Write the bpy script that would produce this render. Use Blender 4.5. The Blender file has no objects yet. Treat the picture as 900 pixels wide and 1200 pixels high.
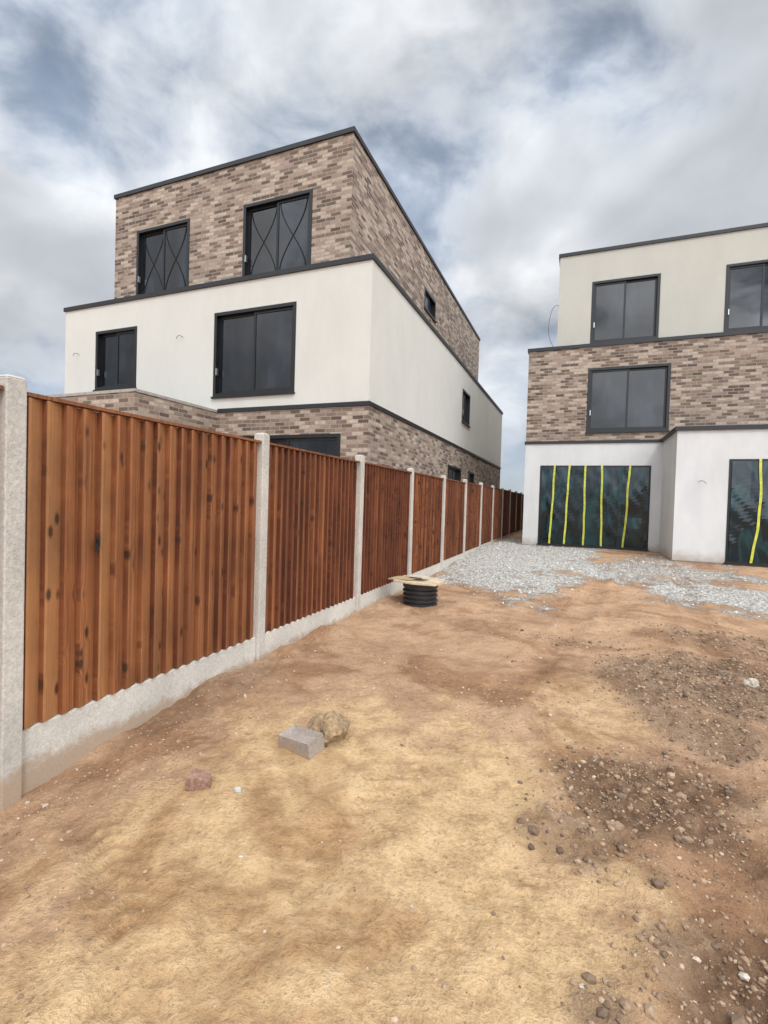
import bpy, math, random
import numpy as np
from mathutils import Matrix, Vector, noise
random.seed(7)
scene=bpy.context.scene
scene.view_settings.view_transform='Standard'
scene.view_settings.look='None'
scene.view_settings.exposure=0

# ------------------------------------------------------------ node helpers
class NT:
    def __init__(s,tree):
        s.t=tree; s.n=tree.nodes; s.l=tree.links
    def add(s,typ,**kw):
        nd=s.n.new(typ)
        for k,v in kw.items():
            if k=='inp':
                for a,b in v.items():
                    sock=nd.inputs[a]
                    if isinstance(b,bpy.types.NodeSocket): s.l.new(b,sock)
                    else: sock.default_value=b
            else: setattr(nd,k,v)
        return nd
    def math(s,op,a,b=None,c=None,clamp=False):
        nd=s.n.new('ShaderNodeMath'); nd.operation=op; nd.use_clamp=clamp
        for i,v in enumerate((a,b,c)):
            if v is None: continue
            if isinstance(v,bpy.types.NodeSocket): s.l.new(v,nd.inputs[i])
            else: nd.inputs[i].default_value=v
        return nd.outputs[0]
    def vmath(s,op,a,b=None):
        nd=s.n.new('ShaderNodeVectorMath'); nd.operation=op
        for i,v in enumerate((a,b)):
            if v is None: continue
            if isinstance(v,bpy.types.NodeSocket): s.l.new(v,nd.inputs[i])
            else: nd.inputs[i].default_value=v
        return nd
    def noise(s,vec,scale,detail=4,rough=.55,dist=0.0):
        nd=s.add('ShaderNodeTexNoise',inp={'Scale':scale,'Detail':detail,'Roughness':rough,'Distortion':dist})
        if vec is not None: s.l.new(vec,nd.inputs['Vector'])
        return nd.outputs['Fac']
    def ramp(s,fac,stops,interp='LINEAR'):
        nd=s.n.new('ShaderNodeValToRGB'); cr=nd.color_ramp; cr.interpolation=interp
        while len(cr.elements)<len(stops): cr.elements.new(.5)
        for e,(p,c) in zip(cr.elements,stops):
            e.position=p
            e.color=(c,c,c,1) if isinstance(c,(int,float)) else (*c,1)
        s.l.new(fac,nd.inputs[0]); return nd.outputs[0]
    def mix(s,fac,a,b,mode='MIX'):
        nd=s.n.new('ShaderNodeMix'); nd.data_type='RGBA'; nd.blend_type=mode
        for idx,v in ((0,fac),(6,a),(7,b)):
            if isinstance(v,bpy.types.NodeSocket): s.l.new(v,nd.inputs[idx])
            else: nd.inputs[idx].default_value=v if idx==0 else ((*v,1) if len(v)==3 else v)
        return nd.outputs[2]
    def sstep(s,v,a,b):
        nd=s.n.new('ShaderNodeMapRange'); nd.interpolation_type='SMOOTHSTEP'
        s.l.new(v,nd.inputs[0]); nd.inputs[1].default_value=a; nd.inputs[2].default_value=b
        return nd.outputs[0]
def newmat(name):
    m=bpy.data.materials.new(name); m.use_nodes=True
    nt=NT(m.node_tree); bs=m.node_tree.nodes['Principled BSDF']
    return m,nt,bs
def bump(nt,bs,h,strength=.5,dist=.01):
    b=nt.add('ShaderNodeBump',inp={'Strength':strength,'Distance':dist,'Height':h})
    nt.l.new(b.outputs[0],bs.inputs['Normal'])
def pos(nt): return nt.add('ShaderNodeNewGeometry').outputs['Position']

# ------------------------------------------------------------ materials
def brick_mat():
    m,nt,bs=newmat('multi_brick')
    sep=nt.add('ShaderNodeSeparateXYZ',inp={0:pos(nt)})
    u=nt.math('ADD',sep.outputs[0],sep.outputs[1])
    cmb=nt.add('ShaderNodeCombineXYZ',inp={0:u,1:sep.outputs[2]})
    v=cmb.outputs[0]
    bt=nt.add('ShaderNodeTexBrick',inp={'Vector':v,'Color1':(0,0,0,1),'Color2':(1,1,1,1),'Mortar':(0,0,0,1),'Scale':1.0,'Mortar Size':.008,'Mortar Smooth':.2,'Bias':0.0,'Brick Width':.225,'Row Height':.075})
    col=nt.ramp(bt.outputs['Color'],[(0,(.095,.065,.050)),(.16,(.155,.106,.078)),(.34,(.218,.154,.115)),(.52,(.285,.207,.156)),(.7,(.36,.272,.208)),(.9,(.45,.36,.285))])
    n=nt.noise(v,14,4,.7)
    col=nt.mix(.75,col,nt.ramp(n,[(.3,.6),(.7,1.22)]),'MULTIPLY')
    big=nt.noise(v,.8,2)
    col=nt.mix(1,col,nt.ramp(big,[(.3,.88),(.7,1.06)]),'MULTIPLY')
    col=nt.mix(bt.outputs['Fac'],col,(.30,.26,.215))
    nt.l.new(col,bs.inputs['Base Color']); bs.inputs['Roughness'].default_value=.9
    h=nt.math('SUBTRACT',nt.math('MULTIPLY',n,.35),bt.outputs['Fac'])
    bump(nt,bs,h,.7,.008)
    return m
def render_mat(name,c,stain=.12,low=False):
    m,nt,bs=newmat(name); p=pos(nt)
    a=nt.noise(p,.7,3)
    mp=nt.add('ShaderNodeMapping',inp={'Vector':p,'Scale':(1.2,1.2,.5)})
    st=nt.noise(mp.outputs[0],1.5,5,.65)
    col=nt.mix(1,c,nt.ramp(a,[(.3,1-stain*.6),(.7,1.0)]),'MULTIPLY')
    col=nt.mix(1,col,nt.ramp(st,[(.32,1-stain),(.6,1.0)]),'MULTIPLY')
    if low:
        sz=nt.add('ShaderNodeSeparateXYZ',inp={0:p}).outputs[2]
        zz=nt.math('ADD',sz,nt.math('MULTIPLY',nt.noise(p,5,4),-.35))
        f=nt.sstep(zz,.35,.0)
        col=nt.mix(nt.math('MULTIPLY',f,.8),col,(.34,.27,.2))
    fine=nt.noise(p,130,2,.7)
    col=nt.mix(.5,col,nt.ramp(fine,[(.3,.82),(.7,1.08)]),'MULTIPLY')
    nt.l.new(col,bs.inputs['Base Color']); bs.inputs['Roughness'].default_value=.93
    bump(nt,bs,fine,.4,.006)
    return m
def simple(name,c,rough=.5,metal=0,bn=None,var=.15):
    m,nt,bs=newmat(name); p=pos(nt)
    n=nt.noise(p,bn or 20,4,.6)
    col=nt.mix(1,c,nt.ramp(n,[(.3,1-var),(.7,1+var)]),'MULTIPLY')
    nt.l.new(col,bs.inputs['Base Color']); bs.inputs['Roughness'].default_value=rough; bs.inputs['Metallic'].default_value=metal
    bump(nt,bs,n,.2,.004)
    return m
def glass_mat():
    m,nt,bs=newmat('dark_window_glass'); p=pos(nt)
    mp=nt.add('ShaderNodeMapping',inp={'Vector':p,'Scale':(1.6,1.6,.45)})
    n=nt.noise(mp.outputs[0],1.0,3,.6)
    # opaque pane: uneven dim interior brightness painted into the colour
    col=nt.ramp(n,[(.38,(.0015,.002,.003)),(.55,(.008,.011,.017)),(.68,(.024,.03,.042))])
    nt.l.new(col,bs.inputs['Base Color'])
    bs.inputs['Roughness'].default_value=.0; bs.inputs['IOR'].default_value=1.5
    bump(nt,bs,nt.noise(p,.8,1),.25,.03)
    return m
def film_mat():
    m,nt,bs=newmat('protective_plastic_film'); p=pos(nt)
    mp=nt.add('ShaderNodeMapping',inp={'Vector':p,'Scale':(1.2,1.2,.5)})
    n=nt.noise(mp.outputs[0],1.1,3,.5,.6)
    r=nt.ramp(n,[(.34,1.0),(.46,.15),(.535,.1),(.56,.8),(.60,.2),(.8,.05)])  # wrinkle highlights and teal sheen painted into the film colour
    col=nt.mix(r,(.0015,.006,.010),(.008,.050,.058))
    nt.l.new(col,bs.inputs['Base Color'])
    bs.inputs['Roughness'].default_value=.05
    bump(nt,bs,n,.3,.04)
    return m
def concrete_mat(name,c,sc=60):
    m,nt,bs=newmat(name); p=pos(nt)
    v=nt.add('ShaderNodeTexVoronoi',inp={'Vector':p,'Scale':sc*1.6})
    n=nt.noise(p,sc,4,.7); big=nt.noise(p,3,4,.6)
    col=nt.mix(1,c,nt.ramp(n,[(.3,.74),(.5,.95),(.7,1.15)]),'MULTIPLY')
    col=nt.mix(1,col,nt.ramp(big,[(.3,.82),(.65,1.04)]),'MULTIPLY')
    pits=nt.ramp(v.outputs['Distance'],[(.08,.55),(.2,1.0)])
    col=nt.mix(.6,col,pits,'MULTIPLY')
    sz=nt.add('ShaderNodeSeparateXYZ',inp={0:p}).outputs[2]
    zz=nt.math('ADD',sz,nt.math('MULTIPLY',nt.noise(p,9,5,.7),-.22))
    f=nt.sstep(zz,-.04,-.12)
    col=nt.mix(nt.math('MULTIPLY',f,.8),col,(.36,.25,.16))
    nt.l.new(col,bs.inputs['Base Color']); bs.inputs['Roughness'].default_value=.92
    bump(nt,bs,nt.math('ADD',n,nt.math('MULTIPLY',v.outputs['Distance'],.6)),.45,.004)
    return m
def wood_mat():
    m,nt,bs=newmat('stained_timber')
    p=pos(nt)
    at=nt.add('ShaderNodeAttribute',attribute_name='rnd')
    sr=nt.add('ShaderNodeSeparateColor',inp={0:at.outputs['Color']})
    r1,r2,r3=sr.outputs[0],sr.outputs[1],sr.outputs[2]
    sp=nt.add('ShaderNodeSeparateXYZ',inp={0:p})
    v=nt.add('ShaderNodeCombineXYZ',inp={0:nt.math('MULTIPLY',r1,37.0),1:sp.outputs[1],2:nt.math('ADD',sp.outputs[2],nt.math('MULTIPLY',r1,91.0))}).outputs[0]
    kv=nt.add('ShaderNodeMapping',inp={'Vector':v,'Scale':(1,12,6.5)})
    vo=nt.add('ShaderNodeTexVoronoi',inp={'Vector':kv.outputs[0],'Scale':1.0,'Randomness':1.0})
    kd=vo.outputs['Distance']
    vs=nt.add('ShaderNodeSeparateColor',inp={0:vo.outputs['Color']})
    has=nt.math('LESS_THAN',vs.outputs[0],.6)
    knot=nt.math('MULTIPLY',has,nt.ramp(kd,[(.13,1.0),(.18,.55),(.28,0.0)]))
    halo=nt.math('MULTIPLY',has,nt.ramp(kd,[(.1,1.0),(.5,0.0)]))
    gv=nt.add('ShaderNodeMapping',inp={'Vector':v,'Scale':(1,85,1.3)})
    gv2=nt.vmath('ADD',gv.outputs[0],nt.add('ShaderNodeCombineXYZ',inp={1:nt.math('MULTIPLY',halo,2.0)}).outputs[0]).outputs[0]
    grain=nt.noise(gv2,1.0,4,.6,.3)
    col=nt.ramp(grain,[(.3,(.15,.047,.016)),(.5,(.285,.098,.031)),(.66,(.40,.16,.054))])
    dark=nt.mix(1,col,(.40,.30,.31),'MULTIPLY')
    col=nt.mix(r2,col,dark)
    col=nt.mix(nt.math('MULTIPLY',r3,.6),col,(.46,.22,.083))
    col=nt.mix(nt.math('MULTIPLY',knot,.85),col,(.03,.011,.006))
    weather=nt.noise(p,2.2,5,.65)
    col=nt.mix(1,col,nt.ramp(weather,[(.3,.7),(.7,1.2)]),'MULTIPLY')
    nt.l.new(col,bs.inputs['Base Color']); bs.inputs['Roughness'].default_value=.72
    bump(nt,bs,grain,.4,.003)
    return m

M_brick=brick_mat()
M_wh=render_mat('cream_render',(.61,.595,.54),.06)
M_wh2=render_mat('beige_render',(.50,.485,.425),.06)
M_gr=render_mat('white_base_render',(.65,.645,.63),.10,True)
M_black=simple('black_metal_trim',(.012,.012,.014),.45,0,5,.2)
M_cap=simple('grey_mortar_cap',(.33,.30,.26),.9,0,12,.2)
M_frame=simple('black_window_frame',(.005,.005,.006),.4,0,5,.2)
M_glass=glass_mat(); M_film=film_mat()
M_tape=simple('yellow_tape',(.52,.52,.055),.5,0,9,.25)
M_xtape=simple('dark_glazing_tape',(.004,.004,.004),.9,0,9,.2)
M_roof=simple('roof_membrane',(.06,.06,.065),.8)
M_plinth=simple('plinth_block',(.20,.165,.13),.95,0,14,.35)
M_post=concrete_mat('concrete_post',(.54,.50,.44))
M_gb=concrete_mat('concrete_gravel_board',(.62,.58,.51),90)
M_wood=wood_mat()
M_blackp=simple('black_plastic',(.018,.018,.019),.42,0,30,.3)
M_cable=simple('black_cable',(.02,.02,.02),.5)
M_chrome=simple('handle_metal',(.5,.5,.5),.3,1)

# ------------------------------------------------------------ mesh builder
class MB:
    def __init__(s): s.v=[]; s.f=[]; s.m=[]; s.c=[]
    def quad(s,pts,mi=0,c=(0,0,0)):
        i=len(s.v); s.v+= [tuple(p) for p in pts]; s.f.append(tuple(range(i,i+len(pts)))); s.m.append(mi); s.c+=[c]*len(pts)
    def hexa(s,p,mi=0,c=(0,0,0)):
        i=len(s.v); s.v+=[tuple(q) for q in p]
        s.c+=c if isinstance(c,list) else [c]*8
        for f in ((0,3,2,1),(4,5,6,7),(0,1,5,4),(1,2,6,5),(2,3,7,6),(3,0,4,7)):
            s.f.append(tuple(i+k for k in f)); s.m.append(mi)
    def box(s,F,u0,u1,z0,z1,d0,d1,mi=0,c=(0,0,0)):
        s.hexa([F(u0,z0,d0),F(u1,z0,d0),F(u1,z0,d1),F(u0,z0,d1),F(u0,z1,d0),F(u1,z1,d0),F(u1,z1,d1),F(u0,z1,d1)],mi,c)
    def build(s,name,mats,parent=None,attr=False,bevel=0,smooth=False):
        me=bpy.data.meshes.new(name); me.from_pydata(s.v,[],s.f)
        for m in mats: me.materials.append(m)
        me.polygons.foreach_set('material_index',s.m)
        if attr:
            ca=me.color_attributes.new('rnd','FLOAT_COLOR','POINT')
            ca.data.foreach_set('color',[x for c in s.c for x in (*c,1)])
        if smooth: me.polygons.foreach_set('use_smooth',[True]*len(s.f))
        me.update()
        import bmesh
        bm=bmesh.new(); bm.from_mesh(me); bmesh.ops.recalc_face_normals(bm,faces=bm.faces); bm.to_mesh(me); bm.free()
        o=bpy.data.objects.new(name,me); scene.collection.objects.link(o)
        if parent: o.parent=parent
        if bevel:
            b=o.modifiers.new('bevel','BEVEL'); b.width=bevel; b.segments=2; b.limit_method='ANGLE'
        return o
def empty(name):
    o=bpy.data.objects.new(name,None); scene.collection.objects.link(o); return o
def tube(name,pts,r,mat,parent):
    cu=bpy.data.curves.new(name,'CURVE'); cu.dimensions='3D'; sp=cu.splines.new('NURBS'); sp.points.add(len(pts)-1)
    for q,p in zip(sp.points,pts): q.co=(*p,1)
    sp.use_endpoint_u=True; sp.order_u=3; cu.bevel_depth=r; cu.bevel_resolution=2
    cu.materials.append(mat)
    o=bpy.data.objects.new(name,cu); scene.collection.objects.link(o); o.parent=parent; return o

# ------------------------------------------------------------ houses
def wall(mb,F,u0,u1,z0,z1,ops,rev=.12,mi=0):
    us=sorted({u0,u1,*[o[0] for o in ops],*[o[1] for o in ops]}); zs=sorted({z0,z1,*[o[2] for o in ops],*[o[3] for o in ops]})
    for a,b in zip(us,us[1:]):
        for c,d in zip(zs,zs[1:]):
            mu,mz=(a+b)/2,(c+d)/2
            if any(o[0]<mu<o[1] and o[2]<mz<o[3] for o in ops): continue
            mb.quad([F(a,c,0),F(b,c,0),F(b,d,0),F(a,d,0)],mi)
    for a,b,c,d in ops:
        mb.quad([F(a,c,0),F(a,d,0),F(a,d,-rev),F(a,c,-rev)],mi)
        mb.quad([F(b,c,0),F(b,d,0),F(b,d,-rev),F(b,c,-rev)],mi)
        mb.quad([F(a,d,0),F(b,d,0),F(b,d,-rev),F(a,d,-rev)],mi)
        mb.quad([F(a,c,0),F(b,c,0),F(b,c,-rev),F(a,c,-rev)],mi)
def window(mb,F,o,kind='slide',flip=False):
    a,b,c,d=o; w=.065
    e=.003
    a+=e;b-=e;c+=e;d-=e
    mb.box(F,a,b,c,c+w,-.11,.012,0); mb.box(F,a,b,d-w,d,-.11,.012,0)
    mb.box(F,a,a+w,c+w,d-w,-.11,.010,0); mb.box(F,b-w,b,c+w,d-w,-.11,.010,0)
    mb.box(F,a-.02,b+.02,c-.035,c-.001,-.02,.05,0)
    m=(a+b)/2; s=.05
    for k,(p,q,dd) in enumerate(((a+w,m+s/2,-.035),(m-s/2,b-w,-.075))):
        lo,hi=dd-.035,dd
        mb.box(F,p,q,c+w,c+w+s,lo,hi,0); mb.box(F,p,q,d-w-s,d-w,lo,hi,0)
        mb.box(F,p,p+s,c+w+s,d-w-s,lo,hi-.002,0); mb.box(F,q-s,q,c+w+s,d-w-s,lo,hi-.002,0)
        g=dd-.018; ga,gb,gc,gd=p+s,q-s,c+w+s,d-w-s
        if kind=='film': continue
        # each pane sits very slightly out of true, as real sealed units do
        tl=.004*(1 if k else -1)
        mb.quad([F(ga,gc,g+tl),F(gb,gc,g),F(gb,gd,g-tl*.5),F(ga,gd,g+tl*.5)],1)
        if kind=='x':
            t=.011
            for sgn in (1,-1):
                N=14; prev=None
                for i in range(N+1):
                    tt=i/N
                    x=.5+sgn*.46*math.cos(math.pi*(tt*.92+.04))
                    uu=ga+(gb-ga)*x; z=gc+(gd-gc)*tt
                    gg=g+.007+(.001 if sgn>0 else 0)
                    cur=(F(uu-t,z,gg),F(uu+t,z,gg))
                    if prev: mb.quad([prev[0],prev[1],cur[1],cur[0]],2)
                    prev=cur
    hu=(a+w+.02) if not flip else (b-w-.02)
    zc=c+(d-c)*.3
    mb.box(F,hu-.010,hu+.010,zc-.07,zc+.07,-.03,.025,3)
def filmed(mb,F,o,tapes):
    a,b,c,d=o; window(mb,F,o,'film')
    N,Mz=40,30
    def P(i,j):
        u=a+.05+(b-a-.10)*i/N; z=c+.04+(d-c-.09)*j/Mz
        pull=.006*abs(math.sin(u*5.2))
        return u,z,.026+pull+.008*noise.noise(Vector((u*2.2+a,z*1.2,0)))+.004*noise.noise(Vector((u*6+z*2,z*3,3)))
    for i in range(N):
        for j in range(Mz):
            mb.quad([F(*P(i,j)),F(*P(i+1,j)),F(*P(i+1,j+1)),F(*P(i,j+1))],4)
    for k,tu in enumerate(tapes):
        n=24; w=.024; prev=None
        for j in range(n+1):
            z=c+.02+(d-c-.02)*j/n
            u=tu[0]+(tu[1]-tu[0])*j/n+.022*noise.noise(Vector((k*5.3+a,z*1.8,9)))+tu[2]*math.sin(math.pi*j/n)
            dd=.054+.008*noise.noise(Vector((k*3.,z*3,2)))
            cur=(F(u-w,z,dd),F(u+w,z,dd+.004*math.sin(j)))
            if prev: mb.quad([prev[0],prev[1],cur[1],cur[0]],5)
            prev=cur
def house(name,s,xs,yf,lev,zg,mats,tapes1,tapes2,wz2,extcap,film):
    root=empty(name)
    h1,h2,h3=lev; W=8.1; D=15.8; Dup=13.3
    mg,mf,mu=mats
    FR=lambda u,z,d:(xs+s*u,yf-d,z)
    SD=lambda u,z,d:(xs-s*d,yf+u,z)
    OT=lambda u,z,d:(xs+s*(W+d),yf+u,z)
    BK=lambda u,z,d:(xs+s*u,yf+D+d,z)
    FE=lambda u,z,d:(xs+s*u,yf-2.0-d,z)
    SE=lambda u,z,d:(xs+s*(3.45-d),yf-2.0+u,z)
    OE=lambda u,z,d:(xs+s*(W+d),yf-2.0+u,z)
    ins=.72
    FU=lambda u,z,d:(xs+s*u,yf+.52-d,z)
    SU=lambda u,z,d:(xs+s*(ins-d),yf+u,z)
    OU=lambda u,z,d:(xs+s*(7.12+d),yf+u,z)
    BU=lambda u,z,d:(xs+s*u,yf+Dup+d,z)
    g1=(.42,3.2,zg+.03,2.51) if film else (.55,2.9,zg+.03,2.60); g2=(4.44,7.3,zg+.0,2.49)
    f1=(1.58,3.56,3.42,5.16); f2=(5.74,7.05,3.76,5.13)
    u1=(1.6,3.3,wz2[0],wz2[1]); u2=(4.78,6.4,wz2[0],wz2[1])
    sg=(5.8,7.5,1.3,2.5); sg2=(8.6,9.6,1.3,2.5); sf=(7.35,8.5,4.0,5.06); su=(5.3,6.45,6.93,7.53)
    zb=-.4
    w=MB()
    wall(w,FR,0,3.45,zb,h1,[g1],mi=0); wall(w,SD,0,D,zb,h1,[sg,sg2],mi=0)
    wall(w,BK,0,W,zb,h1,[],mi=0); wall(w,OT,0,D,zb,h1,[],mi=0)
    wall(w,FE,3.45,W,zb,h1,[g2],mi=0); wall(w,SE,0,2.0,zb,h1,[],mi=0); wall(w,OE,0,2.0,zb,h1,[],mi=0)
    w.build('ground_storey_walls',[mg],root)
    w=MB()
    wall(w,FR,0,W,h1,h2,[f1,f2]); wall(w,SD,0,D,h1,h2,[sf]); wall(w,BK,0,W,h1,h2,[]); wall(w,OT,0,D,h1,h2,[])
    w.build('first_storey_walls',[mf],root)
    w=MB()
    wall(w,FU,ins,7.12,h2-.3,h3,[u1,u2]); wall(w,SU,.52,Dup,h2-.3,h3,[su]); wall(w,BU,ins,7.12,h2-.3,h3,[]); wall(w,OU,.52,Dup,h2-.3,h3,[])
    w.build('top_storey_walls',[mu],root)
    t=MB(); z0,z1=-.035,.055
    def ring(Fr,Sd,Ot,Bk,ua,ub,va,vb,z,e=.035):
        t.box(Fr,ua-e,ub+e,z+z0,z+z1,-.25,e)
        t.box(Bk,ua-e,ub+e,z+z0,z+z1,-.25,e)
        t.box(Sd,va+.2501,vb-.2501,z+z0,z+z1,-.25,e)
        t.box(Ot,va+.2501,vb-.2501,z+z0,z+z1,-.25,e)
    ring(FR,SD,OT,BK,0,W,0,D,h2); ring(FU,SU,OU,BU,ins,7.12,.52,Dup,h3)
    e=.03
    t.box(FR,-e,3.45-.04,h1-.035,h1+.04,-.1,e); t.box(SD,.1001,D,h1-.035,h1+.04,-.1,e)
    if film: t.box(FR,3.45+.04,W+e,h1+.07,h1+.12,-.1,e)
    t.build('coping_and_bands',[M_black],root)
    t=MB(); e=.05 if extcap is M_black else .015; zt=.06 if extcap is M_black else .02
    t.box(FE,3.45-e,W+e,h1-.03,h1+zt,-.25,e); t.box(SE,.2501,2.0-.002,h1-.03,h1+zt,-.25,e); t.box(OE,.2501,2.0,h1-.03,h1+zt,-.25,e)
    t.build('extension_coping',[extcap],root)
    r=MB()
    r.quad([FR(0.02,h2-.02,-.02),FR(W-.02,h2-.02,-.02),BK(W-.02,h2-.02,-.02),BK(0.02,h2-.02,-.02)])
    r.quad([FU(ins+.02,h3-.02,-.02),FU(7.1,h3-.02,-.02),BU(7.1,h3-.02,-.02),BU(ins+.02,h3-.02,-.02)])
    r.quad([FE(3.47,h1-.01,-.02),FE(W-.02,h1-.01,-.02),FE(W-.02,h1-.01,-2.0),FE(3.47,h1-.01,-2.0)])
    r.build('flat_roofs',[M_roof],root)
    wm=[M_frame,M_glass,M_xtape,M_chrome,M_film,M_tape]
    def W1(nm,F,o,kind,flip=False):
        q=MB(); window(q,F,o,kind,flip); q.build(nm,wm,root)
    xk='x' if s<0 else 'slide'
    W1('top_window_1',FU,u1,xk,s<0); W1('top_window_2',FU,u2,xk,s<0)
    W1('first_window_1',FR,f1,'slide',s<0); W1('first_window_2',FR,f2,'slide',s<0)
    W1('side_window_top',SU,su,'slide'); W1('side_window_first',SD,sf,'slide'); W1('side_window_ground_1',SD,sg,'slide'); W1('side_window_ground_2',SD,sg2,'slide')
    if film:
        q=MB(); filmed(q,FR,g1,tapes1); q.build('patio_door_1',wm,root)
        q=MB(); filmed(q,FE,g2,tapes2); q.build('patio_door_2',wm,root)
    else:
        W1('patio_door_1',FR,g1,'slide'); W1('patio_door_2',FE,g2,'slide')
    p=MB()
    p.box(FR,-.02,3.43,zb,zg-.02,-.05,.015); p.box(SD,.052,D,zb,zg-.02,-.05,.015)
    p.box(FE,3.43,W+.02,zb,zg-.02,-.05,.015); p.box(SE,.052,1.98,zb,zg-.02,-.05,.015)
    p.build('plinth',[M_plinth],root)
    return root,FR,FE,FU,SD
t1=[(.75,.80,0),(1.12,1.2,0),(1.62,1.6,0),(2.06,2.02,0),(2.6,2.7,0)]
A=house('brick_house',-1,-3.62,8.1,(3.13,5.75,8.55),.15,(M_brick,M_wh,M_brick),None,None,(5.97,7.62),M_cap,False)
B=house('rendered_house',1,-1.50,14.46,(3.15,5.77,8.57),.27,(M_gr,M_brick,M_wh2),t1,[(4.9,4.98,.06),(5.8,5.85,0),(6.6,6.6,0)],(5.97,7.72),M_black,True)
def stub(root,F,u,z):
    tube('cable_stub',[F(u,z,-.02),F(u,z+.01,.05),F(u+.05,z+.02,.08),F(u+.10,z-.02,.08),F(u+.12,z-.05,.07)],.005,M_cable,root)
stub(A[0],A[1],7.6,4.65); stub(A[0],A[1],4.4,4.75); stub(B[0],B[2],3.9,2.0)
FU=B[3]
tube('hanging_cable',[FU(.74,7.15,.02),FU(.62,7.2,.05),FU(.5,6.9,.06),FU(.46,6.4,.07),FU(.56,6.05,.07),FU(.7,5.85,.04)],.006,M_cable,B[0])

# ------------------------------------------------------------ fence
FX=-2.47
froot=empty('garden_fence')
posts=MB(); gbs=MB(); boards=MB(); rails=MB()
R=random.Random(3)
SP=1.925; Y0=1.455
GZ=lambda y: 0.0 if y<7 else .15*min(1,(y-7)/8)
for n in range(-2,15):
    y=Y0+SP*n; zt=1.90+.012*R.uniform(-1,1)+ (.05 if y>9 else 0)*min(1,(y-9)/4 if y>9 else 0); h=.046; c=.014
    lean=R.uniform(-.006,.006)
    b=[(FX-h,y-h),(FX+h,y-h),(FX+h,y+h),(FX-h,y+h)]
    posts.hexa([(x,yy,-.5) for x,yy in b]+[(x+lean,yy+lean,zt-c) for x,yy in b])
    b2=[(FX-h+c+lean,y-h+c+lean),(FX+h-c+lean,y-h+c+lean),(FX+h-c+lean,y+h-c+lean),(FX-h+c+lean,y+h-c+lean)]
    posts.hexa([(x+lean,yy+lean,zt-c) for x,yy in b]+[(x,yy,zt) for x,yy in b2])
    ya,yb=y+h+.002,y+SP-h-.002; up=GZ((ya+yb)/2)*.4
    dz=R.uniform(-.008,.008)
    gbs.hexa([(FX-.025,ya,-.4),(FX+.02,ya,-.4),(FX+.02,yb,-.4),(FX-.025,yb,-.4),(FX-.025,ya,.205+up),(FX+.02,ya,.205+up),(FX+.02,yb,.205+up),(FX-.025,yb,.205+up)])
    nb=19; L=yb-ya-.01; pt=L/nb; z0=.21+up; z1=1.805+up+dz
    k7=n%7
    warm=[0.9,.25,.15,.5,.4,.5,.2][k7] if n>=0 else .5
    dk=[.12,.55,.7,.35,.45,.35,.6][k7] if n>=0 else .5
    for i in range(nb):
        y0=ya+.005+i*pt+R.uniform(-.006,.006); y1=ya+.005+(i+1)*pt+.010
        if i==nb-1: y1=yb-.003
        g=i/nb
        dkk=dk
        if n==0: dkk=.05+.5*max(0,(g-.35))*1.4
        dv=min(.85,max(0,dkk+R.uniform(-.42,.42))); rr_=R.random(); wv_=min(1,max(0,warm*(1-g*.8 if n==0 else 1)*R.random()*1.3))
        col=(rr_,dv,wv_); edge_shade=(rr_,min(1,dv+.45),0.0)
        xt=FX+.010+R.uniform(-.002,.002)
        wd=.012+R.uniform(0,.004)
        zz=z1+R.uniform(-.004,.002)
        p=[(FX-.016,y0,z0),(xt+.024,y0,z0),(xt+.022,y0+wd,z0),(FX-.006,y1,z0)]
        boards.hexa(p+[(a,b_,zz) for a,b_,_ in p],0,col)
        p=[(FX-.004,y0-.003,z0+.001),(xt+.0235,y0-.003,z0+.001),(xt+.0235,y0-.0002,z0+.001),(FX-.004,y0-.0002,z0+.001)]  # thin dark strip: crease shade between boards painted as an edge tint
        boards.hexa(p+[(a,b_,zz-.001) for a,b_,_ in p],0,edge_shade)
    for zz in (z0+.12,(z0+z1)/2,z1-.15):
        rails.box(lambda u,z,d:(FX-d,u,z),ya+.005,yb-.005,zz-.035,zz+.035,.018,.05,0,(R.random(),.5,.3))
    rails.box(lambda u,z,d:(FX-d,u,z),ya+.004,yb-.004,z1+.004,z1+.022,-.036,.03,0,(R.random(),.6+.2*R.random(),.15))
posts.build('concrete_posts',[M_post],froot,bevel=.006)
gbs.build('gravel_boards',[M_gb],froot,bevel=.004)
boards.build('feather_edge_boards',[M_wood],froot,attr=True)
rails.build('rails_and_capping',[M_wood],froot,attr=True)
lm=MB(); LF=lambda u,z,d:(FX+.034+d,u,z)
lm.box(LF,1.866,1.884,1.04,1.11,0,.004); lm.box(LF,1.870,1.880,1.085,1.092,.0041,.02); lm.box(LF,1.870,1.880,1.0921,1.11,.014,.02)
lm.build('iron_latch',[M_black],froot)

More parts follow.
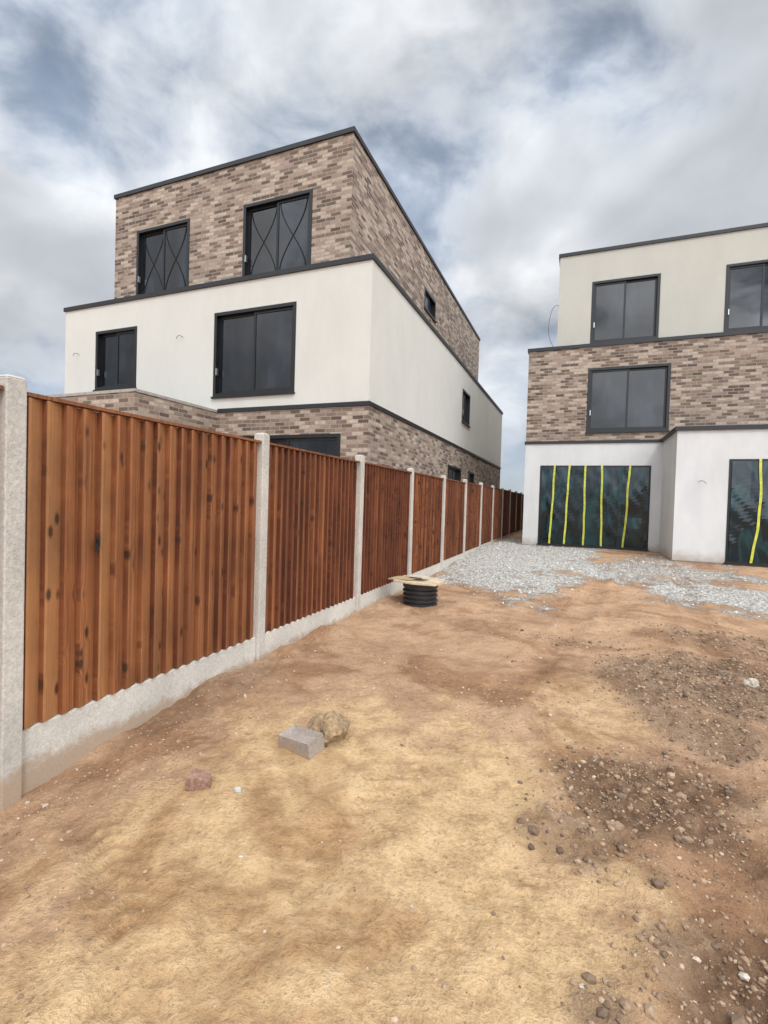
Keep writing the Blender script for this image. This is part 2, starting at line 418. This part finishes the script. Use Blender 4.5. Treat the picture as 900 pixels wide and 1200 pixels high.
# ------------------------------------------------------------ ground
def sst(a,b,x):
    t=min(1,max(0,(x-a)/(b-a))); return t*t*(3-2*t)
def nz(x,y,s,o=0.0): return noise.noise(Vector((x*s,y*s,o)))
CL=[(.42,2.55,.62,.60,.9),(1.15,4.55,.95,.85,.85),(.62,1.55,.50,.45,.85),(.0,2.15,.30,.32,.55),(2.0,5.9,1.4,.7,.45),(.12,1.42,.13,.12,.6),(.8,3.5,.35,.5,.6),(-2.3,2.6,.25,1.2,.45),(-1.0,4.4,.5,.3,.3),(.1,5.2,.7,.3,.3)]
def masks(x,y):
    n1=nz(x,y,.9,3.1); n2=nz(x,y,2.7,7.7); n3=nz(x,y,7.0,1.7)
    w=n1*.5+n2*.35+n3*.25
    clod=0
    for a,b,rx,ry,st in CL:
        d=math.hypot((x-a)/rx,(y-b)/ry)
        if d<2.2: clod=max(clod,st*sst(1.25,.35,d+w*.95))
    g=0
    if y>5.5:
        d=math.hypot((x+1.2)/1.75,(y-12.3)/4.9); g=sst(1.25,.65,d+w*.9)
        d=math.hypot((x-3.2)/2.6,(y-8.8)/1.3); g=max(g,sst(1.25,.6,d+w*1.1)*.85)
        d=math.hypot((x-.8)/2.6,(y-11.0)/1.9); g=max(g,sst(1.25,.6,d+w*1.3)*.62)
    d=math.hypot((x+.75)/1.25,(y-1.45)/1.7); sand=sst(1.35,.45,d+w*.9)
    d=math.hypot((x-.1)/.45,(y-3.2)/1.2); sand=max(sand,.5*sst(1.2,.4,d+w))
    return clod,g,sand
def tracks(x,y):
    dh=0;rut_shade=0
    if y>12 or y<.3: return 0,0
    for k,off in enumerate((-.55,.75)):
        xc=-.35+off+.10*(y-2)+.9*math.sin((y-1)*.22)*.6
        r=(x-xc)/.13
        if abs(r)<2.2:
            e=math.exp(-(r*r)**1.5)*(.55+.45*sst(-.2,.3,nz(x,y,.8,12+k)))
            tr=math.sin((y+abs(x-xc)*.8)*2*math.pi/.10)
            dh+=-.022*e+.013*math.exp(-(abs(r)-1.5)**2*4)+.007*e*max(-.4,tr)
            rut_shade=max(rut_shade,e*(.55-.45*max(-.5,tr)))
    for (ox,oy,rad,st) in ((-2.9,-1.1,2.75,1),(-2.9,-1.1,3.35,.9),(3.4,-.4,3.6,.8),(3.4,-.4,4.2,.7)):
        rr=math.hypot(x-ox,y-oy); r=(rr-rad)/.10
        if abs(r)<2:
            e=math.exp(-(r*r)**1.5)*st*sst(-.3,.2,nz(x,y,.9,40+rad))
            tr=math.sin((math.atan2(y-oy,x-ox)*rad+abs(rr-rad)*.9)*2*math.pi/.09)
            dh+=e*(-.013+.006*tr)+.007*st*math.exp(-(abs(r)-1.4)**2*5)
            rut_shade=max(rut_shade,e*(.55-.45*tr))
    return dh,rut_shade
def height(x,y,m=None,t=None):
    if m is None: m=masks(x,y)
    if t is None: t=tracks(x,y)
    clod,g,sand=m
    far=1-sst(25,60,math.hypot(x,y))
    h=.24*sst(7,13.6,y)
    if x<-2.0: h=h*(.6+.4*sst(-2.6,-2.0,x)) if x>-2.6 else h*.6
    h-=.12*sst(3.3,1.4,y)*sst(-1.6,-2.5,x)
    h+=.035*nz(x,y,.55,5)*far
    dd=abs(x-FX); h+=.06*sst(.55,.05,dd)*(.45+nz(x,y,1.7,2)+.5*nz(x,y,5,3))*far
    if far>0 and y<14:
        h+=.012*nz(x,y,3.2,9)+.008*nz(x,y,8,4)*(1-.3*sand)
        if y<7:
            q=nz(x,y,22,8); h+=.004*q*(1-.4*sand)
            q=nz(x,y,11,18); h+=.018*max(0,q-.25)*(1-.5*sand)
        if clod>0: h+=clod*(.036*abs(nz(x,y,7,6))+.034*abs(nz(x,y,15,2))+.016*nz(x,y,31,2)-.010)
        if g>0: h+=g*.012*nz(x,y,11,3)
        h+=t[0]
    return h
def axis(lo,hi,step,far,g):
    a=list(np.arange(lo,hi,step)); s=step; x=a[-1]
    while x<far: s*=g; x+=s; a.append(x)
    s=step; x=lo; b=[]
    while x>-far: s*=g; x-=s; b.append(x)
    return b[::-1]+a
xs=axis(-2.6,1.8,.0155,900,1.07)
ys=[]
y=.5;s=.014
while y<900: ys.append(y); s=max(.014,.0062*y) if y<18 else s*1.09; y+=s
s=.03;y=.5;neg=[]
while y>-900: s*=1.2; y-=s; neg.append(y)
ys=neg[::-1]+ys
nx,ny=len(xs),len(ys)
V=[];Cc=[];Tc=[]
for y in ys:
    for x in xs:
        if abs(x)<30 and -3<y<40:
            m=masks(x,y); t=tracks(x,y)
        else: m=(0,0,0); t=(0,0)
        V.append((x,y,height(x,y,m,t))); Cc+= [m[0],m[1],m[2],1]; Tc+=[t[1]]
Fc=[(j*nx+i,j*nx+i+1,(j+1)*nx+i+1,(j+1)*nx+i) for j in range(ny-1) for i in range(nx-1)]
me=bpy.data.meshes.new('ground'); me.from_pydata(V,[],Fc)
ca=me.color_attributes.new('mask','FLOAT_COLOR','POINT'); ca.data.foreach_set('color',Cc)
ta=me.attributes.new('track','FLOAT','POINT'); ta.data.foreach_set('value',Tc)
me.polygons.foreach_set('use_smooth',[True]*len(Fc)); me.update()
gnd=bpy.data.objects.new('ground',me); scene.collection.objects.link(gnd)
def ground_mat():
    m,nt,bs=newmat('sandy_soil'); p=pos(nt)
    at=nt.add('ShaderNodeAttribute',attribute_name='mask'); sc=nt.add('ShaderNodeSeparateColor',inp={0:at.outputs['Color']})
    clod,grav,sand=sc.outputs
    trk=nt.add('ShaderNodeAttribute',attribute_name='track').outputs['Fac']
    n1=nt.noise(p,1.3,5,.62,.4); n2=nt.noise(p,7,5,.70); n3=nt.noise(p,52,4,.78)
    base=nt.ramp(n1,[(.3,(.30,.18,.105)),(.45,(.42,.26,.155)),(.6,(.51,.33,.20)),(.75,(.42,.255,.15))])
    sandc=nt.ramp(n2,[(.3,(.48,.31,.16)),(.55,(.59,.40,.215)),(.75,(.66,.47,.27))])
    clodc=nt.ramp(n2,[(.3,(.13,.083,.054)),(.5,(.22,.145,.094)),(.7,(.37,.25,.16))])
    n2c=nt.math('SUBTRACT',n2,.5)
    f=nt.sstep(nt.math('ADD',sand,nt.math('MULTIPLY',n2c,.8)),.1,.9)
    col=nt.mix(f,base,sandc)
    n3c=nt.math('SUBTRACT',n3,.5)
    f=nt.sstep(nt.math('ADD',nt.math('ADD',clod,nt.math('MULTIPLY',n2c,1.6)),nt.math('MULTIPLY',n3c,.9)),.18,.72)
    col=nt.mix(nt.math('MULTIPLY',f,.9),col,clodc)
    damp=nt.noise(nt.vmath('ADD',p,(9,4,0)).outputs[0],.85,5,.68,.8)
    damp2=nt.math('ADD',damp,nt.math('MULTIPLY',n3c,.15))
    col=nt.mix(nt.math('MULTIPLY',nt.sstep(damp2,.49,.60),.7),col,nt.mix(1,col,(.64,.54,.47),'MULTIPLY'))
    # groove shade of the wheel marks painted into the soil colour
    col=nt.mix(nt.math('MULTIPLY',trk,.5),col,nt.mix(1,col,(.62,.54,.48),'MULTIPLY'))
    col=nt.mix(1,col,nt.ramp(n2,[(.3,.82),(.5,1.0),(.7,1.1)]),'MULTIPLY')
    col=nt.mix(1,col,nt.ramp(n3,[(.28,.52),(.42,.87),(.55,1.0),(.72,1.3)]),'MULTIPLY')
    vo=nt.add('ShaderNodeTexVoronoi',inp={'Vector':p,'Scale':30.0})
    vr=nt.add('ShaderNodeSeparateColor',inp={0:vo.outputs['Color']})
    gc=nt.ramp(vr.outputs[1],[(0,(.30,.275,.24)),(.4,(.47,.445,.40)),(.8,(.62,.595,.545))])
    gc=nt.mix(.8,gc,nt.ramp(vo.outputs['Distance'],[(.3,1.05),(.7,.5)]),'MULTIPLY')
    f2=nt.sstep(nt.math('ADD',nt.math('ADD',grav,nt.math('MULTIPLY',n3c,1.3)),nt.math('MULTIPLY',n2c,1.0)),.2,.75)
    col=nt.mix(f2,col,gc)
    nt.l.new(col,bs.inputs['Base Color']); bs.inputs['Roughness'].default_value=.97
    bs.inputs['Specular IOR Level'].default_value=.15
    h=nt.math('ADD',nt.math('MULTIPLY',n3,.9),nt.math('MULTIPLY',n2,1.8))
    h=nt.math('ADD',h,nt.math('MULTIPLY',nt.math('MULTIPLY',nt.math('SUBTRACT',1.0,vo.outputs['Distance']),f2),1.0))
    bump(nt,bs,h,1.0,.018)
    return m
me.materials.append(ground_mat())

# ------------------------------------------------------------ scattered stones
def ico(sub):
    import bmesh
    bm=bmesh.new(); bmesh.ops.create_icosphere(bm,subdivisions=sub,radius=1)
    v=np.array([x.co[:] for x in bm.verts]); f=[[q.index for q in x.verts] for x in bm.faces]; bm.free(); return v,f
I1=ico(1); I2=ico(2); I3=ico(3)
def rockverts(I,size,r,flat=.65,amp=.35):
    v=I[0].copy(); o=r.random()*100
    for k in range(len(v)):
        q=Vector(v[k]*1.1)+Vector((o,0,0)); v[k]*=1+amp*noise.noise(q)+amp*.5*noise.noise(q*2.7)
    v*=np.array([r.uniform(.75,1.2),r.uniform(.65,1.05),flat*r.uniform(.7,1.2)])*size
    a=r.uniform(0,6.28); c,s=math.cos(a),math.sin(a)
    return v@np.array([[c,s,0],[-s,c,0],[0,0,1]])
def stone_mat(name,stops):
    m,nt,bs=newmat(name); at=nt.add('ShaderNodeAttribute',attribute_name='rnd')
    s=nt.add('ShaderNodeSeparateColor',inp={0:at.outputs['Color']})
    col=nt.ramp(s.outputs[0],stops); n=nt.noise(pos(nt),70,2,.65)
    col=nt.mix(.8,col,nt.ramp(n,[(.3,.65),(.7,1.2)]),'MULTIPLY')
    nt.l.new(col,bs.inputs['Base Color']); bs.inputs['Roughness'].default_value=.95
    return m
def scatter(name,mat,pts,I,flat=.65):
    r=random.Random(len(name))
    V=[];F=[];C=[]
    for x,y,s in pts:
        v=rockverts(I,s,r,flat); z=height(x,y)+s*flat*.15; o=len(V)
        V+= [(a+x,b+y,c+z) for a,b,c in v]; F+=[[i+o for i in f] for f in I[1]]
        q=(r.random(),0,0,1); C+=list(q)*len(v)
    me=bpy.data.meshes.new(name); me.from_pydata(V,[],F); me.materials.append(mat)
    ca=me.color_attributes.new('rnd','FLOAT_COLOR','POINT'); ca.data.foreach_set('color',C)
    me.update(); o=bpy.data.objects.new(name,me); scene.collection.objects.link(o); return o
r=random.Random(11)
pp=[]
while len(pp)<6500:
    y=.7+9*r.random()**1.7; x=r.uniform(-2.4,1.0+y*.55); m=masks(x,y)
    d=.2+.9*max(0,nz(x,y,1.3,44)+.15)+.5*m[0]+.9*sst(-1.9,-2.4,x)
    if m[2]>.6: d*=.3
    if r.random()<d: pp.append((x,y,min(.017,.002+.0025*r.expovariate(1.0)+ (.003*y/5))))
scatter('pebbles',stone_mat('pebble_stone',[(0,(.19,.12,.075)),(.4,(.36,.24,.15)),(.8,(.46,.32,.21)),(.97,(.50,.43,.36))]),pp,I1)
pp=[]; k=0
while len(pp)<8500 and k<90000:
    k+=1; x=r.uniform(-.6,3.2); y=r.uniform(.8,6.5); m=masks(x,y)
    if r.random()<m[0]**1.2: pp.append((x,y,min(.028,.003+.0040*r.expovariate(1.0))))
scatter('soil_clods',stone_mat('clod_soil',[(0,(.12,.077,.05)),(.5,(.24,.16,.10)),(1,(.41,.28,.18))]),pp,I1,.8)
pp=[];k=0
while len(pp)<7500 and k<90000:
    k+=1; x=r.uniform(-2.4,5.5); y=r.uniform(6,16.5); m=masks(x,y)
    if r.random()<m[1]**1.4: pp.append((x,y,min(.032,.008+.005*r.expovariate(1.0))))
scatter('limestone_gravel',stone_mat('limestone',[(0,(.30,.275,.24)),(.5,(.47,.445,.40)),(1,(.64,.615,.565))]),pp,I1,.7)

def rock(name,x,y,s,c,flat=.7,I=I3,amp=.35,seed=1):
    r=random.Random(seed); v=rockverts(I,s,r,flat,amp); z=height(x,y)+s*flat*.5
    me=bpy.data.meshes.new(name); me.from_pydata([tuple(q) for q in v],[],I[1]); me.materials.append(simple(name+'_stone',c,.95,0,40,.5))
    o=bpy.data.objects.new(name,me); o.location=(x,y,z); scene.collection.objects.link(o)
    return o
rock('rock',-1.27,2.42,.105,(.27,.185,.10),.78,seed=5,amp=.5)
rock('pebble',-1.40,1.80,.019,(.45,.43,.40),.8,I2,seed=3)
rock('rock',1.27,4.5,.05,(.36,.31,.25),.6,seed=8,amp=.5)
rock('rock',1.15,4.75,.04,(.2,.15,.11),.6,seed=9,amp=.5)

def lying_brick(name,x,y,rot,L,Wd,H,mat,frog=True,broken=False,tilt=(0,0)):
    import bmesh
    bm=bmesh.new(); bmesh.ops.create_cube(bm,size=1)
    for v in bm.verts: v.co=Vector((v.co.x*L,v.co.y*Wd,v.co.z*H))
    bm.normal_update()
    top=[f for f in bm.faces if f.normal.z>.9]
    if frog:
        bmesh.ops.inset_region(bm,faces=top,thickness=.02)
        for v in top[0].verts: v.co.z-=.024; v.co.x*=.93; v.co.y*=.85
    bmesh.ops.bevel(bm,geom=[e for e in bm.edges],offset=.003,segments=2,affect='EDGES')
    if broken:
        bmesh.ops.subdivide_edges(bm,edges=bm.edges[:],cuts=2,use_grid_fill=True)
        for v in bm.verts:
            if v.co.x>L*.1: v.co.x-=.022*(v.co.y/Wd+.5); v.co.z-=.008*(v.co.x/L)
            v.co+=.002*noise.noise_vector(v.co*60)
    me=bpy.data.meshes.new(name); bm.to_mesh(me); bm.free(); me.materials.append(mat)
    o=bpy.data.objects.new(name,me); o.location=(x,y,height(x,y)+H*.42); o.rotation_euler=(tilt[0],tilt[1],rot); scene.collection.objects.link(o); return o
lying_brick('concrete_brick',-1.35,2.26,math.radians(-12),.22,.125,.09,concrete_mat('grey_brick',(.34,.285,.24),50),True,tilt=(.12,-.06))
lying_brick('broken_brick',-1.60,1.78,math.radians(25),.115,.08,.06,simple('red_brick_piece',(.27,.155,.11),.95,0,60,.4),False,True,(.1,.05))

# ------------------------------------------------------------ inspection chamber
cx,cy=-1.93,6.18; cz=height(cx,cy)-.03
ch=empty('drainage_inspection_chamber')
prof=[]; rr0=.225; z=0
prof.append((rr0-.02,-.1))
for k in range(5):
    prof+=[(rr0-.018,z+.004),(rr0-.018,z+.020),(rr0+.008,z+.026),(rr0+.008,z+.046)]; z+=.058
prof+=[(rr0+.012,z),(rr0+.012,z+.025),(rr0-.03,z+.025),(rr0-.035,-.1)]
mb=MB(); N=56
for k in range(len(prof)-1):
    for i in range(N):
        a,b=2*math.pi*i/N,2*math.pi*(i+1)/N; (r0,z0),(r1,z1)=prof[k],prof[k+1]
        mb.quad([(cx+r0*math.cos(a),cy+r0*math.sin(a),cz+z0),(cx+r0*math.cos(b),cy+r0*math.sin(b),cz+z0),(cx+r1*math.cos(b),cy+r1*math.sin(b),cz+z1),(cx+r1*math.cos(a),cy+r1*math.sin(a),cz+z1)])
mb.build('corrugated_riser',[M_blackp],ch)
M_ply=simple('weathered_plywood',(.50,.40,.27),.85,0,12,.3)
def slab(name,pts,z,t,tilt,mat):
    mb=MB(); n=len(pts)
    T=lambda x,y,zz:(cx+x,cy+y,z+zz+tilt[0]*x+tilt[1]*y)
    mb.quad([T(x,y,t) for x,y in pts]); mb.quad([T(x,y,0) for x,y in pts][::-1])
    for i in range(n):
        a,b=pts[i],pts[(i+1)%n]; mb.quad([T(*a,0),T(*b,0),T(*b,t),T(*a,t)])
    return mb.build(name,[mat],ch,bevel=.003)
topz=cz+z+.028
slab('plywood_cover',[(-.30,-.24),(-.05,-.29),(.26,-.24),(.31,.0),(.27,.25),(-.1,.29),(-.31,.22)],topz+.008,.02,(-.02,.01),M_ply)
slab('board_offcut',[(-.42,-.12),(-.12,-.20),(.02,.0),(-.05,.16),(-.36,.08)],topz+.048,.014,(.07,.02),simple('offcut_board',(.40,.29,.17),.9,0,15,.3))
slab('slate_piece',[(-.14,-.1),(.08,-.14),(.12,.05),(-.1,.1)],topz+.070,.010,(.02,-.03),simple('stone_piece',(.5,.46,.38),.9,0,30,.3))

# ------------------------------------------------------------ world
w=bpy.data.worlds.new('World'); scene.world=w; w.use_nodes=True
nt=NT(w.node_tree); nt.n.clear()
SUN=Vector((.42,-.62,.9)).normalized()
el=math.asin(SUN.z); az=math.atan2(SUN.x,SUN.y)
sky=nt.add('ShaderNodeTexSky',sky_type='NISHITA'); sky.sun_disc=False; sky.sun_elevation=el; sky.sun_rotation=az
b1=nt.add('ShaderNodeBackground',inp={'Color':sky.outputs[0],'Strength':.1})
tc=nt.add('ShaderNodeTexCoord'); d=nt.vmath('NORMALIZE',tc.outputs['Generated']).outputs[0]
sp=nt.add('ShaderNodeSeparateXYZ',inp={0:d})
P=nt.vmath('MULTIPLY',d,(1.0,1.0,1.5)).outputs[0]
Mc=Matrix.Rotation(math.radians(21.9),3,'Z')@Matrix.Rotation(math.radians(90-1.25),3,'X')@Matrix.Rotation(math.radians(1.72),3,'Z')
def blob(direc,a,b):
    dot=nt.vmath('DOT_PRODUCT',d,tuple(direc)).outputs['Value']
    return nt.sstep(dot,math.cos(math.radians(a)),math.cos(math.radians(b)))
warp=nt.add('ShaderNodeTexNoise',inp={'Vector':P,'Scale':2.6,'Detail':2.0})
wv=nt.vmath('SCALE',nt.vmath('SUBTRACT',warp.outputs['Color'],(.5,.5,.5)).outputs[0]); wv.inputs['Scale'].default_value=.22
P2=nt.vmath('ADD',P,wv.outputs[0]).outputs[0]
c1=nt.noise(P2,2.5,8,.55); c2=nt.noise(nt.vmath('ADD',P2,(.03,-.03,.09)).outputs[0],2.5,4,.5)
big=nt.noise(nt.vmath('ADD',P,(4,1,2)).outputs[0],1.7,3,.5)
bright1=blob(Vector((-.72,.55,.42)).normalized(),20,5)
dark1=blob(Vector((.02,.76,.62)).normalized(),22,5)
blue1=blob(Vector((-.72,.28,.62)).normalized(),22,5)
dens=nt.math('ADD',c1,nt.math('MULTIPLY',bright1,.12))
dens=nt.math('SUBTRACT',dens,nt.math('MULTIPLY',blue1,.05))
dens=nt.math('ADD',dens,nt.math('MULTIPLY',nt.math('SUBTRACT',big,.5),.35))
col=nt.ramp(dens,[(.36,(.43,.52,.66)),(.44,(.53,.60,.71)),(.50,(.67,.72,.79)),(.56,(.80,.83,.87)),(.68,(.88,.90,.92))])
relief=nt.math('SUBTRACT',c1,c2)
rl=nt.math('ADD',1.0,nt.math('MULTIPLY',relief,1.6))
rs=nt.vmath('SCALE',col); nt.l.new(rl,rs.inputs['Scale']); col=rs.outputs[0]
dk=nt.math('MULTIPLY',nt.sstep(nt.math('ADD',big,nt.math('MULTIPLY',dark1,.10)),.50,.66),nt.sstep(dens,.46,.58))
col=nt.mix(nt.math('MULTIPLY',dk,.7),col,(.44,.475,.53))
haze=nt.sstep(sp.outputs[2],.22,.0)
col=nt.mix(nt.math('MULTIPLY',haze,.5),col,(.58,.64,.71))
glow=nt.math('ADD',1.0,nt.math('MULTIPLY',blob(SUN,75,5),nt.math('MULTIPLY_ADD',nt.sstep(dens,.42,.58),4.2,.6)))
sc_=nt.vmath('SCALE',col); nt.l.new(glow,sc_.inputs['Scale'])
b2=nt.add('ShaderNodeBackground',inp={'Color':sc_.outputs[0],'Strength':1.0})
cov=nt.math('SUBTRACT',1.0,nt.math('MULTIPLY',nt.sstep(dens,.47,.38),.3))
mx=nt.add('ShaderNodeMixShader',inp={0:cov,1:b1.outputs[0],2:b2.outputs[0]})
out=nt.add('ShaderNodeOutputWorld',inp={'Surface':mx.outputs[0]})
w.cycles.sampling_method='MANUAL'; w.cycles.sample_map_resolution=256
L=bpy.data.lights.new('sun','SUN'); L.energy=1.5; L.angle=math.radians(10); L.color=(1,.96,.9)
lo=bpy.data.objects.new('sun',L); lo.rotation_euler=SUN.to_track_quat('Z','Y').to_euler(); scene.collection.objects.link(lo)

# ------------------------------------------------------------ camera
cam=bpy.data.cameras.new('camera'); cam.sensor_fit='VERTICAL'; cam.sensor_height=24; cam.lens=24*570/1200; cam.clip_end=3000; cam.clip_start=.05
co=bpy.data.objects.new('camera',cam); co.matrix_world=Matrix.Translation((0,0,1.36))@Mc.to_4x4(); scene.collection.objects.link(co)
scene.camera=co
